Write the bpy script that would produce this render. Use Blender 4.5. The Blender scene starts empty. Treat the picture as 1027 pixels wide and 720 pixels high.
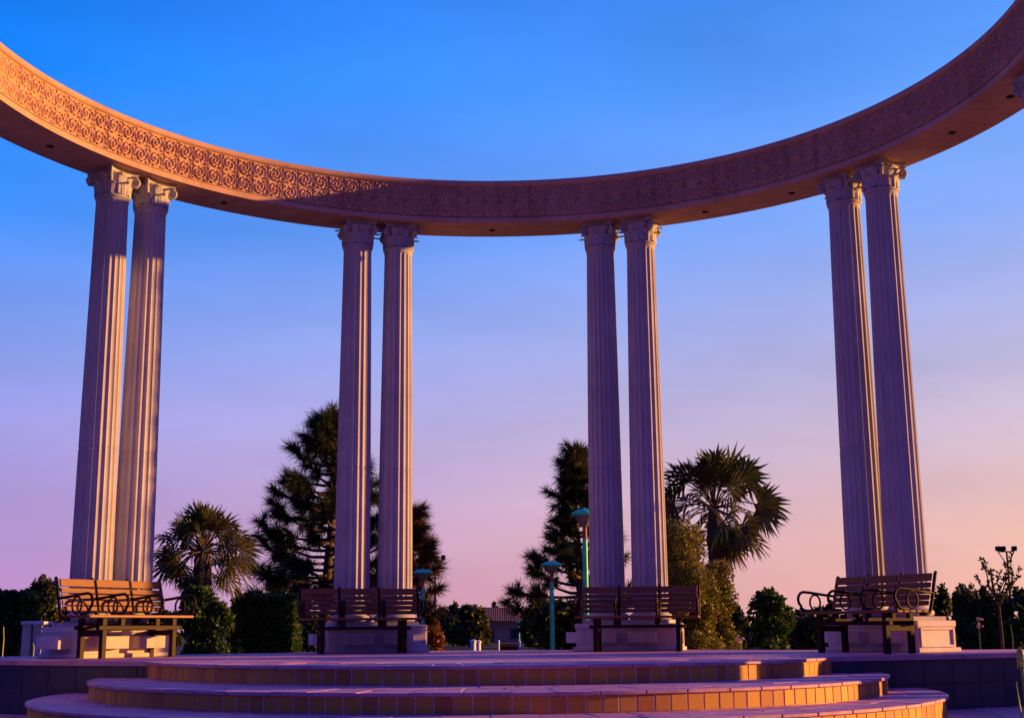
import bpy, bmesh, math, random
import numpy as np
from mathutils import Vector, Matrix

R_ = math.radians
PI = math.pi
sc = bpy.context.scene
col = sc.collection

# ------------------------------------------------------------------ camera
EYE = Vector((0.0, 0.0, 0.28))                 # platform floor is z = 0
F_PX, PITCH, YAW, ROLL = 1318.7, 0.2024, -0.0043, -0.0072
cy_, sy_ = math.cos(YAW), math.sin(YAW)
r0 = Vector((cy_, -sy_, 0)); f0 = Vector((sy_, cy_, 0)); zz = Vector((0, 0, 1))
fw = f0 * math.cos(PITCH) + zz * math.sin(PITCH)
up = -f0 * math.sin(PITCH) + zz * math.cos(PITCH)
cr_, sr_ = math.cos(ROLL), math.sin(ROLL)
rt = r0 * cr_ + up * sr_
up = -r0 * sr_ + up * cr_
cam = bpy.data.cameras.new('camera'); camo = bpy.data.objects.new('camera', cam); col.objects.link(camo)
cam.sensor_width = 36.0; cam.lens = 36.0 * F_PX / 1027.0
cam.clip_start = 0.1; cam.clip_end = 5000
M = Matrix((rt, up, -fw)).transposed().to_4x4(); M.translation = EYE
camo.matrix_world = M
sc.camera = camo

def at(px, py, Y):
    """world point on the sight line of photo pixel (px, py) at depth Y"""
    d = fw * F_PX + rt * (px - 513.5) - up * (py - 360.0)
    return EYE + d * (Y / d.y)

# ------------------------------------------------------------------ sky, sun
SUN_EL, SUN_AZ = R_(7.5), R_(11.0)             # azimuth measured from +X towards +Y
world = bpy.data.worlds.new('World'); sc.world = world; world.use_nodes = True
nt = world.node_tree; nt.nodes.clear()
N = nt.nodes.new; L = nt.links.new
out = N('ShaderNodeOutputWorld'); bg = N('ShaderNodeBackground'); L(bg.outputs[0], out.inputs[0])
bg.inputs['Strength'].default_value = 0.1
sky = N('ShaderNodeTexSky'); sky.sky_type = 'NISHITA'; sky.sun_disc = False
sky.sun_elevation = SUN_EL; sky.sun_rotation = PI / 2 - SUN_AZ
tc = N('ShaderNodeTexCoord'); sp = N('ShaderNodeSeparateXYZ'); L(tc.outputs['Generated'], sp.inputs[0])
def s2l(c):
    return tuple((v / 255 / 12.92 if v / 255 <= .04045 else ((v / 255 + .055) / 1.055) ** 2.4) for v in c)
def math_node(tree, op, a, b=None, clamp=False):
    n = tree.nodes.new('ShaderNodeMath'); n.operation = op; n.use_clamp = clamp
    for i, v in enumerate((a, b)):
        if v is None: continue
        if isinstance(v, (int, float)): n.inputs[i].default_value = v
        else: tree.links.new(v, n.inputs[i])
    return n.outputs[0]
def mrange(tree, v, a, b, c=0., d=1., smooth=False):
    n = tree.nodes.new('ShaderNodeMapRange'); tree.links.new(v, n.inputs[0])
    if smooth: n.interpolation_type = 'SMOOTHSTEP'
    for i, x in zip((1, 2, 3, 4), (a, b, c, d)): n.inputs[i].default_value = x
    return n.outputs[0]
def mixc(tree, f, a, b, mode='MIX'):
    n = tree.nodes.new('ShaderNodeMix'); n.data_type = 'RGBA'; n.blend_type = mode
    for i, v in ((0, f), (6, a), (7, b)):
        if isinstance(v, (int, float)): n.inputs[i].default_value = v
        elif isinstance(v, tuple): n.inputs[i].default_value = (*v[:3], 1)
        else: tree.links.new(v, n.inputs[i])
    return n.outputs[2]
def ramp(tree, v, stops):
    n = tree.nodes.new('ShaderNodeValToRGB'); tree.links.new(v, n.inputs[0]); e = n.color_ramp.elements
    while len(e) < len(stops): e.new(0.5)
    for i, (p, c) in enumerate(stops):
        e[i].position = p; e[i].color = (*c[:3], 1)
    return n.outputs[0]
el = math_node(nt, 'MULTIPLY', math_node(nt, 'ARCSINE', sp.outputs[2]), 180 / PI)     # degrees
elf = mrange(nt, el, 0, 60)
hl = math_node(nt, 'SQRT', math_node(nt, 'ADD', math_node(nt, 'MULTIPLY', sp.outputs[0], sp.outputs[0]),
                                     math_node(nt, 'MULTIPLY', sp.outputs[1], sp.outputs[1])))
hl = math_node(nt, 'MAXIMUM', hl, 1e-4)
sxn = math_node(nt, 'DIVIDE', sp.outputs[0], hl); syn = math_node(nt, 'DIVIDE', sp.outputs[1], hl)
def deg(st): return [(d / 60., s2l(c)) for d, c in st]
LEFT = deg([(0, (190, 136, 196)), (4, (178, 146, 212)), (8, (160, 154, 226)), (12, (128, 156, 240)),
            (17, (60, 144, 251)), (23, (8, 132, 254)), (30, (4, 108, 230)), (60, (84, 82, 212))])
RIGHT = deg([(0, (246, 176, 148)), (4, (238, 188, 172)), (8, (214, 190, 206)), (12, (188, 187, 230)),
             (17, (142, 174, 248)), (23, (98, 162, 254)), (30, (60, 130, 235)), (60, (84, 82, 212))])
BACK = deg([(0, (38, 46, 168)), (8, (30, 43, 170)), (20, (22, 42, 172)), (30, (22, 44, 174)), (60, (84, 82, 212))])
side = mrange(nt, sxn, -0.40, 0.42)
front = mixc(nt, side, ramp(nt, elf, LEFT), ramp(nt, elf, RIGHT))
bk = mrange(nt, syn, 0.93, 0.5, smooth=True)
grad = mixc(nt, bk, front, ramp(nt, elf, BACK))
ten = mixc(nt, 1.0, grad, (5.9, 5.9, 5.9), 'MULTIPLY')
mpn = N('ShaderNodeMapping'); mpn.inputs['Scale'].default_value = (2.2, 2.2, 9.0); L(tc.outputs['Generated'], mpn.inputs[0])
nz = N('ShaderNodeTexNoise'); nz.inputs['Scale'].default_value = 1.6; nz.inputs['Detail'].default_value = 7; L(mpn.outputs[0], nz.inputs['Vector'])
hz = mrange(nt, nz.outputs['Fac'], .3, .7, .90, 1.10)               # thin uneven haze
cmb = N('ShaderNodeCombineXYZ'); [L(hz, cmb.inputs[i]) for i in range(3)]
ten = mixc(nt, 1.0, ten, cmb.outputs[0], 'MULTIPLY')
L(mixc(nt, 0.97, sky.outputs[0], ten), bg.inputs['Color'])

sun = bpy.data.lights.new('sun', 'SUN'); suno = bpy.data.objects.new('sun', sun); col.objects.link(suno)
sun.energy = 5.0; sun.angle = R_(0.5); sun.color = (1.0, 0.46, 0.10)
sdir = Vector((math.cos(SUN_EL) * math.cos(SUN_AZ), math.cos(SUN_EL) * math.sin(SUN_AZ), math.sin(SUN_EL)))
suno.rotation_euler = sdir.to_track_quat('Z', 'Y').to_euler()
sc.view_settings.view_transform = 'Standard'; sc.view_settings.look = 'None'
sc.view_settings.exposure = 0.8; sc.view_settings.gamma = 1.0

# ------------------------------------------------------------------ helpers
class MB:
    """collects shapes that end up as ONE mesh object"""
    def __init__(s): s.v = []; s.f = []; s.uv = []; s.mi = []
    def add(s, v, f, uv=None, mi=0):
        o = len(s.v); s.v += [tuple(p) for p in v]
        for k, q in enumerate(f):
            s.f.append(tuple(o + i for i in q)); s.mi.append(mi)
            s.uv.append(uv[k] if uv else None)
    def box(s, a, b, mi=0, m=None):
        (x0, y0, z0), (x1, y1, z1) = a, b
        v = [Vector(p) for p in ((x0, y0, z0), (x1, y0, z0), (x1, y1, z0), (x0, y1, z0), (x0, y0, z1), (x1, y0, z1), (x1, y1, z1), (x0, y1, z1))]
        if m: v = [m @ p for p in v]
        s.add(v, [(3, 2, 1, 0), (4, 5, 6, 7), (0, 1, 5, 4), (1, 2, 6, 5), (2, 3, 7, 6), (3, 0, 4, 7)], mi=mi)
    def tube(s, pts, rad, n=8, closed=False, mi=0, cap=True):
        pts = [Vector(p) for p in pts]; k = len(pts)
        rr = rad if isinstance(rad, (list, tuple)) else [rad] * k
        vs = []; prev = None
        for i, p in enumerate(pts):
            if closed: t = pts[(i + 1) % k] - pts[i - 1]
            else: t = pts[min(i + 1, k - 1)] - pts[max(i - 1, 0)]
            t.normalize()
            if prev is None:
                a = Vector((0, 0, 1)) if abs(t.z) < .9 else Vector((1, 0, 0))
                u = t.cross(a).normalized()
            else:
                u = (prev - t * prev.dot(t)).normalized()
            prev = u; w = t.cross(u)
            for j in range(n):
                a = 2 * PI * j / n
                vs.append(p + (u * math.cos(a) + w * math.sin(a)) * rr[i])
        fs = []
        for i in range(k if closed else k - 1):
            for j in range(n):
                a, b = i * n + j, i * n + (j + 1) % n
                c, d = ((i + 1) % k) * n + (j + 1) % n, ((i + 1) % k) * n + j
                fs.append((a, b, c, d))
        if cap and not closed:
            fs.append(tuple(range(n))[::-1]); fs.append(tuple((k - 1) * n + j for j in range(n)))
        s.add(vs, fs, mi=mi)
    def lathe(s, prof, n=32, c=(0, 0, 0), mi=0):
        vs = []; fs = []
        for r, z in prof:
            for j in range(n):
                a = 2 * PI * j / n; vs.append((c[0] + r * math.cos(a), c[1] + r * math.sin(a), c[2] + z))
        for i in range(len(prof) - 1):
            for j in range(n):
                fs.append((i * n + j, i * n + (j + 1) % n, (i + 1) * n + (j + 1) % n, (i + 1) * n + j))
        fs.append(tuple(range(n))[::-1]); fs.append(tuple((len(prof) - 1) * n + j for j in range(n)))
        s.add(vs, fs, mi=mi)
    def build(s, name, mats, parent=None, smooth=False, bevel=0, seg=2):
        me = bpy.data.meshes.new(name); me.from_pydata(s.v, [], s.f); me.update()
        if not isinstance(mats, (list, tuple)): mats = [mats]
        for m in mats: me.materials.append(m)
        if len(mats) > 1: me.polygons.foreach_set('material_index', s.mi)
        if any(u is not None for u in s.uv):
            lay = me.uv_layers.new(name='UVMap'); i = 0
            for poly, u in zip(me.polygons, s.uv):
                for k, li in enumerate(poly.loop_indices):
                    if u: lay.data[li].uv = u[k]
        if smooth:
            me.polygons.foreach_set('use_smooth', [True] * len(me.polygons))
            if smooth != 'all': me.set_sharp_from_angle(angle=R_(40))
        o = bpy.data.objects.new(name, me); col.objects.link(o)
        if parent: o.parent = parent
        if bevel:
            b = o.modifiers.new('bevel', 'BEVEL'); b.width = bevel; b.segments = seg; b.limit_method = 'ANGLE'; b.angle_limit = R_(40)
        return o

def tag(o, label=None, cat=None, group=None, kind=None):
    if label: o['label'] = label
    if cat: o['category'] = cat
    if group: o['group'] = group
    if kind: o['kind'] = kind
    return o
def empty(name, loc=(0, 0, 0), rz=0, label=None, cat=None, group=None):
    o = bpy.data.objects.new(name, None); col.objects.link(o); o.location = loc; o.rotation_euler = (0, 0, rz)
    o.empty_display_size = .2
    return tag(o, label, cat, group)
def copy_tree(o, parent=None):
    c = o.copy(); col.objects.link(c); c.parent = parent
    for ch in list(o.children): copy_tree(ch, c)
    return c

# ------------------------------------------------------------------ materials
def new_mat(name, rough=.7, spec=.4):
    m = bpy.data.materials.new(name); m.use_nodes = True
    t = m.node_tree; b = t.nodes['Principled BSDF']
    b.inputs['Roughness'].default_value = rough
    b.inputs['Specular IOR Level'].default_value = spec
    return m, t, b
def noise(t, scale, detail=5, vec=None, rough=.6):
    n = t.nodes.new('ShaderNodeTexNoise'); n.inputs['Scale'].default_value = scale
    n.inputs['Detail'].default_value = detail; n.inputs['Roughness'].default_value = rough
    if vec is not None: t.links.new(vec, n.inputs['Vector'])
    return n.outputs['Fac']
def objco(t, scale=None):
    c = t.nodes.new('ShaderNodeTexCoord').outputs['Object']
    if scale:
        m = t.nodes.new('ShaderNodeMapping'); m.inputs['Scale'].default_value = scale; t.links.new(c, m.inputs[0]); c = m.outputs[0]
    return c
def bump(t, b, h, strength=.3, dist=.01):
    n = t.nodes.new('ShaderNodeBump'); n.inputs['Strength'].default_value = strength; n.inputs['Distance'].default_value = dist
    t.links.new(h, n.inputs['Height']); t.links.new(n.outputs[0], b.inputs['Normal'])
def stone(name, c1, c2, scale=3., rough=.75, streak=True, bmp=.25, obvar=0):
    m, t, b = new_mat(name, rough, .3)
    f = mrange(t, noise(t, scale, 6, objco(t)), .35, .68)
    c = mixc(t, f, c1, c2)
    if streak:                                   # rain streaks running down
        s = mrange(t, noise(t, 5, 4, objco(t, (1.6, 1.6, .12))), .52, .75)
        c = mixc(t, math_node(t, 'MULTIPLY', s, .55), c, tuple(v * .55 for v in c1))
    big = mrange(t, noise(t, .8, 5, objco(t)), .48, .72)      # broad weathering patches
    c = mixc(t, math_node(t, 'MULTIPLY', big, .40), c, tuple(v * .62 for v in c1))
    if obvar:
        oi = t.nodes.new('ShaderNodeObjectInfo').outputs['Random']
        c = mixc(t, math_node(t, 'MULTIPLY', oi, obvar), c, tuple(v * .35 for v in c1))
    sp_ = mrange(t, noise(t, 60, 2, objco(t)), .62, .72)
    c = mixc(t, math_node(t, 'MULTIPLY', sp_, .25), c, tuple(v * .5 for v in c1))
    t.links.new(c, b.inputs['Base Color'])
    bump(t, b, noise(t, 45, 5, objco(t)), bmp, .006)
    return m
def plain(name, c, rough=.5, spec=.4, metal=0, var=.25, scale=8):
    m, t, b = new_mat(name, rough, spec); b.inputs['Metallic'].default_value = metal
    f = mrange(t, noise(t, scale, 4, objco(t)), .3, .7)
    t.links.new(mixc(t, f, tuple(v * (1 - var) for v in c), tuple(min(1, v * (1 + var)) for v in c)), b.inputs['Base Color'])
    bump(t, b, noise(t, 60, 3, objco(t)), .1, .003)
    return m
def island(t):
    return t.nodes.new('ShaderNodeNewGeometry').outputs['Random Per Island']
def leafmat(name, dark, light, warm=None):
    m, t, b = new_mat(name, .55, .25)
    c = mixc(t, island(t), dark, light)
    n = mrange(t, noise(t, 1.1, 3, objco(t)), .42, .62)
    c = mixc(t, math_node(t, 'MULTIPLY', n, .6), c, warm or tuple(v * 1.4 for v in light))
    t.links.new(c, b.inputs['Base Color'])
    tr = t.nodes.new('ShaderNodeBsdfTranslucent'); t.links.new(c, tr.inputs[0])
    mx = t.nodes.new('ShaderNodeMixShader'); mx.inputs[0].default_value = .22
    t.links.new(b.outputs[0], mx.inputs[1]); t.links.new(tr.outputs[0], mx.inputs[2])
    t.links.new(mx.outputs[0], t.nodes['Material Output'].inputs[0])
    return m

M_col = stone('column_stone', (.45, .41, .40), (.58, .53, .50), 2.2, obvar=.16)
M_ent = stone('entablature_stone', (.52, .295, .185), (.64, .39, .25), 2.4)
M_ped = stone('pedestal_stone', (.62, .53, .48), (.74, .64, .58), 2.5)
M_wood = None
def wood(name, c1, c2):
    m, t, b = new_mat(name, .5, .4)
    g = noise(t, 6, 6, objco(t, (1.2, 14, 14)), .65)
    c = mixc(t, mrange(t, g, .3, .7), c1, c2)
    c = mixc(t, math_node(t, 'MULTIPLY', island(t), .45), c, tuple(v * .6 for v in c1))
    t.links.new(c, b.inputs['Base Color']); bump(t, b, g, .3, .004)
    return m
M_wood = wood('bench_wood', (.19, .055, .011), (.33, .115, .022))
M_iron = plain('black_iron', (.030, .010, .005), .55, .15)
M_teal = plain('teal_paint', (.015, .66, .34), .4, .5)
M_lampbowl = plain('lamp_bowl', (.20, .17, .15), .5)
M_white = plain('white_paint', (.75, .72, .72), .5)
M_bark = plain('bark', (.10, .065, .045), .9, .1, var=.5, scale=14)

def brick_riser():
    m, t, b = new_mat('riser_tile', .6, .35)
    r = island(t)
    c = ramp(t, r, [(0, (.48, .17, .02)), (.35, (.62, .27, .022)), (.7, (.70, .33, .026)), (1, (.40, .11, .02))])
    n = mrange(t, noise(t, 25, 5, objco(t)), .35, .7)
    c = mixc(t, math_node(t, 'MULTIPLY', n, .4), c, (.50, .28, .14))
    t.links.new(c, b.inputs['Base Color']); bump(t, b, noise(t, 70, 4, objco(t)), .3, .004)
    return m
M_riser = brick_riser()
M_grout = plain('grout', (.66, .54, .50), .9, .1, scale=20)
def nosing():
    m, t, b = new_mat('tread_stone', .6, .35)
    c = ramp(t, island(t), [(0, (.52, .22, .30)), (.5, (.62, .28, .34)), (1, (.42, .19, .30))])
    n = mrange(t, noise(t, 9, 6, objco(t)), .35, .7)
    c = mixc(t, math_node(t, 'MULTIPLY', n, .5), c, (.78, .46, .48))
    n3 = mrange(t, noise(t, 3.2, 7, objco(t), .7), .46, .66)          # foot-worn dirty patches
    c = mixc(t, math_node(t, 'MULTIPLY', n3, .55), c, (.26, .14, .19))
    t.links.new(c, b.inputs['Base Color']); bump(t, b, noise(t, 50, 4, objco(t)), .3, .004)
    return m
M_tread = nosing()
def paving(name, c1, c2, mort, bw, bh, mw=.006, off=.5):
    m, t, b = new_mat(name, .7, .3)
    br = t.nodes.new('ShaderNodeTexBrick'); t.links.new(objco(t), br.inputs['Vector'])
    br.offset = off
    br.inputs['Scale'].default_value = 1; br.inputs['Brick Width'].default_value = bw; br.inputs['Row Height'].default_value = bh
    br.inputs['Mortar Size'].default_value = mw; br.inputs['Color1'].default_value = (*c1, 1); br.inputs['Color2'].default_value = (*c2, 1)
    br.inputs['Mortar'].default_value = (*mort, 1); br.inputs['Mortar Smooth'].default_value = .2
    n = mrange(t, noise(t, 3.5, 6, objco(t)), .35, .7)
    c = mixc(t, math_node(t, 'MULTIPLY', n, .45), br.outputs['Color'], tuple(min(1, v * 1.5) for v in c1))
    n2 = mrange(t, noise(t, 1.4, 6, objco(t), .7), .46, .68)
    c = mixc(t, math_node(t, 'MULTIPLY', n2, .6), c, tuple(v * .6 for v in c2))
    t.links.new(c, b.inputs['Base Color'])
    h = math_node(t, 'SUBTRACT', math_node(t, 'MULTIPLY', noise(t, 40, 4, objco(t)), .4), br.outputs['Fac'])
    bump(t, b, h, .5, .006)
    return m
M_floor = paving('platform_paving', (.64, .29, .36), (.50, .21, .29), (.26, .15, .17), .22, .11)

def walltile():
    m, t, b = new_mat('dark_wall_tile', .45, .4)
    r = island(t)
    c = mixc(t, r, (.030, .026, .040), (.050, .042, .058))
    n = mrange(t, noise(t, 6, 6, objco(t)), .4, .75)
    c = mixc(t, math_node(t, 'MULTIPLY', n, .5), c, (.075, .065, .08))
    t.links.new(c, b.inputs['Base Color']); bump(t, b, noise(t, 40, 4, objco(t)), .2, .004)
    return m
M_wall = walltile()
M_wgrout = plain('wall_grout', (.12, .10, .12), .9, .1)

# ------------------------------------------------------------------ layout numbers
CX, CYR, RAD = -0.239, 12.0, 5.50                # colonnade circle
A1, A2 = .3051, .9389; DA = A2 - A1
ZS, ZT = 5.4177 + .28, 6.017 + .28               # soffit and top of the ring beam
WI = .3245
GZ = -0.52                                       # plaza level
PED = 0.34

# ------------------------------------------------------------------ ground
g = MB(); S = 1500
g.add([(-S, -S, GZ - .03), (S, -S, GZ - .03), (S, S, GZ - .03), (-S, S, GZ - .03)], [(0, 1, 2, 3)])
mg, t, b = new_mat('ground_soil', .9, .1)
c = mixc(t, mrange(t, noise(t, .25, 6, objco(t)), .35, .7), (.045, .05, .022), (.10, .085, .05))
c = mixc(t, mrange(t, noise(t, 3, 5, objco(t)), .45, .7), c, (.05, .06, .02))
t.links.new(c, b.inputs['Base Color']); bump(t, b, noise(t, 6, 5, objco(t)), .6, .05)
tag(g.build('ground', mg), kind='structure')

STC = (-0.29, 13.1)                               # centre of the round steps
mp, t, b = new_mat('plaza_paving', .7, .3)
oc = objco(t); sx = t.nodes.new('ShaderNodeSeparateXYZ'); t.links.new(oc, sx.inputs[0])
dx = math_node(t, 'SUBTRACT', sx.outputs[0], STC[0]); dy = math_node(t, 'SUBTRACT', sx.outputs[1], STC[1])
rr = math_node(t, 'SQRT', math_node(t, 'ADD', math_node(t, 'MULTIPLY', dx, dx), math_node(t, 'MULTIPLY', dy, dy)))
fr = math_node(t, 'FRACT', math_node(t, 'DIVIDE', rr, .52))
ringl = math_node(t, 'LESS_THAN', fr, .05)
an = math_node(t, 'ARCTAN2', dy, dx)
fa = math_node(t, 'FRACT', math_node(t, 'MULTIPLY', an, 9.5))
radl = math_node(t, 'LESS_THAN', fa, .035)
ln = math_node(t, 'MAXIMUM', ringl, math_node(t, 'MULTIPLY', radl, .6))
idx = math_node(t, 'FLOOR', math_node(t, 'DIVIDE', rr, .52))
alt = math_node(t, 'MODULO', idx, 2)
c = mixc(t, alt, (.44, .19, .25), (.52, .28, .30))
c = mixc(t, math_node(t, 'MULTIPLY', mrange(t, noise(t, 4, 6, oc), .35, .7), .5), c, (.58, .44, .42))
c = mixc(t, ln, c, (.16, .09, .12))
t.links.new(c, b.inputs['Base Color']); bump(t, b, math_node(t, 'SUBTRACT', math_node(t, 'MULTIPLY', noise(t, 40, 4, oc), .3), ln), .4, .008)
g = MB(); nn = 72
g.add([(CX + 11 * math.cos(2 * PI * i / nn), 8 + 11.0 * math.sin(2 * PI * i / nn), GZ) for i in range(nn)], [tuple(range(nn))])
tag(g.build('plaza', mp), kind='structure')

# ------------------------------------------------------------------ platform
WC, WR = (-0.2, 21.6), 9.36
def wall_pt(x, r=WR): return (x, WC[1] - math.sqrt(r * r - (x - WC[0]) ** 2))
xs = np.linspace(-7.6, 7.4, 60)
frontc = [wall_pt(x) for x in xs]
backc = []
for x in np.linspace(7.35, -7.55, 60):
    d = abs(x - CX)
    y = CYR + math.sqrt(6.15 ** 2 - d * d) if d < 4.45 else CYR + 4.245
    backc.append((x, max(y, wall_pt(x)[1] + .05)))
outl = frontc + backc
k = len(outl)
g = MB()
g.add([(x, y, 0) for x, y in outl] + [(x, y, GZ - .1) for x, y in outl],
      [tuple(range(k))] + [(i, i + k, (i + 1) % k + k, (i + 1) % k) for i in range(k)])
tag(g.build('platform_floor', M_floor), kind='structure')

wl = empty('retaining_wall', (0, 13, GZ), 0, 'low dark tiled wall holding up the platform on both sides of the round steps', 'wall')
def wall_seg(sgn):
    tile = MB(); gr = MB()
    arc0 = math.asin(2.75 / WR); arc1 = math.asin(7.5 / WR)
    npz = int((arc1 - arc0) * WR / .36)
    for row, (z0, z1) in enumerate(((GZ, GZ + .25), (GZ + .25, -.045))):
        for i in range(npz):
            a0 = arc0 + (arc1 - arc0) * i / npz; a1 = arc0 + (arc1 - arc0) * (i + 1) / npz
            gp = .004 / WR
            P = []
            for a, r in ((a0 + gp, WR + .03), (a1 - gp, WR + .03), (a1 - gp, WR + .004), (a0 + gp, WR + .004)):
                P.append((WC[0] + sgn * r * math.sin(a), WC[1] - r * math.cos(a) - 13))
            zb, zt = z0 + .004 - GZ, z1 - .004 - GZ
            tile.add([(*p, zb) for p in P] + [(*p, zt) for p in P],
                     [(0, 1, 5, 4), (1, 2, 6, 5), (2, 3, 7, 6), (3, 0, 4, 7), (4, 5, 6, 7), (3, 2, 1, 0)])
    cp = MB(); n2 = 40; V = []; F = []
    for i in range(n2 + 1):
        a = arc0 + (arc1 - arc0) * i / n2
        for r, z in ((WR + .045, -.04), (WR + .045, .006), (WR - .12, .006), (WR - .12, -.04)):
            V.append((WC[0] + sgn * r * math.sin(a), WC[1] - r * math.cos(a) - 13, z - GZ))
        if i:
            o = (i - 1) * 4
            F += [(o + j, o + (j + 1) % 4, o + 4 + (j + 1) % 4, o + 4 + j) for j in range(4)]
    cp.add(V, F)
    # recessed grout face behind the tiles
    V = []; F = []
    for i in range(n2 + 1):
        a = arc0 + (arc1 - arc0) * i / n2; r = WR + .022
        for z in (GZ - .02, -.041): V.append((WC[0] + sgn * r * math.sin(a), WC[1] - r * math.cos(a) - 13, z - GZ))
        if i:
            o = (i - 1) * 2; F.append((o, o + 2, o + 3, o + 1))
    gr.add(V, F)
    tile.build('wall_tiling', M_wall, wl); gr.build('wall_joint', M_wgrout, wl); cp.build('wall_coping', M_tread, wl)
wall_seg(-1); wall_seg(1)

# ------------------------------------------------------------------ round steps
st = empty('curved_steps', (STC[0], STC[1], GZ), 0, 'three round brick faced steps with pale lilac treads rising to the platform', 'steps')
rs = random.Random(4)
STEPS = [(14.0, 3.46, .003, -.15), (13.15, 3.72, -.15, -.30), (12.85, 4.12, -.30, GZ)]
STEP_HALF = [R_(78), R_(97), R_(97)]
for (yc, rad, zt, zb), half in zip(STEPS, STEP_HALF):
    oy = yc - STC[1]
    lo = max(zb, zt - .153)
    tr = MB(); n2 = 96
    # slab under the tread (joint colour) as part of the riser body
    body = MB(); V = []; F = []
    rb = rad - .0045
    for i in range(n2 + 1):
        a = -half + 2 * half * i / n2
        x, y = rb * math.sin(a), oy - rb * math.cos(a)
        V += [(x, y, zb - GZ - .02), (x, y, zt - GZ - .005)]
        if i: F.append((2 * i - 2, 2 * i, 2 * i + 1, 2 * i - 1))
    F.append(tuple(2 * i + 1 for i in range(n2 + 1)))
    body.add(V, F)
    # riser tiles
    ri = MB()
    a = -half; rows = [(zt - .031, zb + .004)] if zb > GZ else [(zt - .031, zt - .157), (zt - .164, GZ - .01)]
    for z1, z0 in rows:
        a = -half
        while a < half:
            w = rs.uniform(.118, .14) / rad; e = min(a + w, half); gp = .005 / rad
            r1 = rad + rs.uniform(-.0015, .0015); P = []
            for aa, r in ((a + gp, r1), (e - gp, r1), (e - gp, rb - .005), (a + gp, rb - .005)):
                P.append((r * math.sin(aa), oy - r * math.cos(aa)))
            ri.add([(*p, z0 - GZ) for p in P] + [(*p, z1 - GZ) for p in P],
                   [(0, 1, 5, 4), (1, 2, 6, 5), (2, 3, 7, 6), (3, 0, 4, 7), (4, 5, 6, 7), (3, 2, 1, 0)])
            a = e
    # tread stones: three rings of slabs
    ring_r = [rad + .022]
    while ring_r[-1] > rad - 1.3 and len(ring_r) < 4: ring_r.append(ring_r[-1] - (.34 if len(ring_r) == 1 else .38))
    for q in range(len(ring_r) - 1):
        ro, rin = ring_r[q], ring_r[q + 1]
        a = -half - rs.random() * .05
        while a < half:
            w = rs.uniform(.30, .38) / ro; e = a + w; gp = .0055 / ro; dz = rs.uniform(-.0025, .0025)
            V = []; m2 = 4
            for i in range(m2 + 1):
                aa = a + gp + (e - a - 2 * gp) * i / m2
                for r, z in ((ro - (.0 if q == 0 else .004), zt - .026), (ro - (.0 if q == 0 else .004), zt + dz), (rin + .004, zt + dz), (rin + .004, zt - .026)):
                    V.append((r * math.sin(aa), oy - r * math.cos(aa), z - GZ))
            F = []
            for i in range(m2):
                o = i * 4; F += [(o + j, o + (j + 1) % 4, o + 4 + (j + 1) % 4, o + 4 + j) for j in range(4)]
            F += [(3, 2, 1, 0), tuple(m2 * 4 + j for j in range(4))]
            tr.add(V, F); a = e
    s_ = body.build('step', M_grout, st)
    ri.build('riser', M_riser, s_, bevel=.003, seg=1)
    tr.build('tread', M_tread, s_, bevel=.004, seg=1)

# ------------------------------------------------------------------ ring beam (entablature)
en = empty('ring_beam', (CX, CYR, ZS), 0, 'great curved stone ring beam with carved arabesque frieze carried on the columns', 'entablature')
HALF = R_(99)
def sweep(prof, n=260, half=HALF, close=True):
    """profile (r, z) swept round the ring; z above the soffit"""
    mb = MB(); V = []; F = []; m2 = len(prof)
    for i in range(n + 1):
        a = -half + 2 * half * i / n
        for r, z in prof: V.append((r * math.sin(a), r * math.cos(a), z))
        if i:
            o = (i - 1) * m2
            for j in range(m2 if close else m2 - 1):
                F.append((o + j, o + (j + 1) % m2, o + m2 + (j + 1) % m2, o + m2 + j))
    if close: F += [tuple(range(m2)), tuple(n * m2 + j for j in range(m2))[::-1]]
    mb.add(V, F); return mb
H = ZT - ZS
ri_, ro_ = RAD - WI, RAD + WI
# core: soffit and outer face
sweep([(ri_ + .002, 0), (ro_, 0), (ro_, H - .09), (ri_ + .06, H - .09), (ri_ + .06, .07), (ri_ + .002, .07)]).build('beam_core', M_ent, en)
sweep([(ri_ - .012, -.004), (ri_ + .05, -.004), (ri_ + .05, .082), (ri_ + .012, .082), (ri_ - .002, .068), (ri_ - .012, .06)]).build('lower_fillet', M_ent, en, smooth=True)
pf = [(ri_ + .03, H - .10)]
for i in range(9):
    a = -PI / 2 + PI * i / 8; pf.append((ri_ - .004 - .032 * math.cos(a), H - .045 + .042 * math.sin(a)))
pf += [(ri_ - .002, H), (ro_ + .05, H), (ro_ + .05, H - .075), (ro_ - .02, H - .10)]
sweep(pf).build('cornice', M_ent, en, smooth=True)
# carved frieze: two rows of scrolled squares
Z0, Z1 = .082, H - .088
nv, nu = 72, 3200
arc = 2 * HALF * ri_
tile = (Z1 - Z0) / 2
ntile = round(arc / tile / 2) * 2
U, Vv = np.meshgrid(np.linspace(0, ntile, nu + 1), np.linspace(0, 2, nv + 1))
tu, tv = np.floor(np.minimum(U, ntile - 1e-6)), np.floor(np.minimum(Vv, 2 - 1e-6))
p = (U - tu) * 2 - 1; q = (Vv - tv) * 2 - 1
mir = np.where((tu + tv) % 2 == 0, 1., -1.); p = p * mir
r = np.hypot(p, q); ang = np.arctan2(q, p)
sw = np.cos(2 * np.pi * r * 2.15 - 2 * ang)                 # single-arm scroll
h = np.clip(sw * 1.5 + .8 * np.cos(9 * ang + 7 * r) * (r > .35), -1, 1) * np.clip((1.02 - r) * 7, 0, 1)
ros = np.clip((.2 - r) * 9, 0, 1) * 1.4
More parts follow.
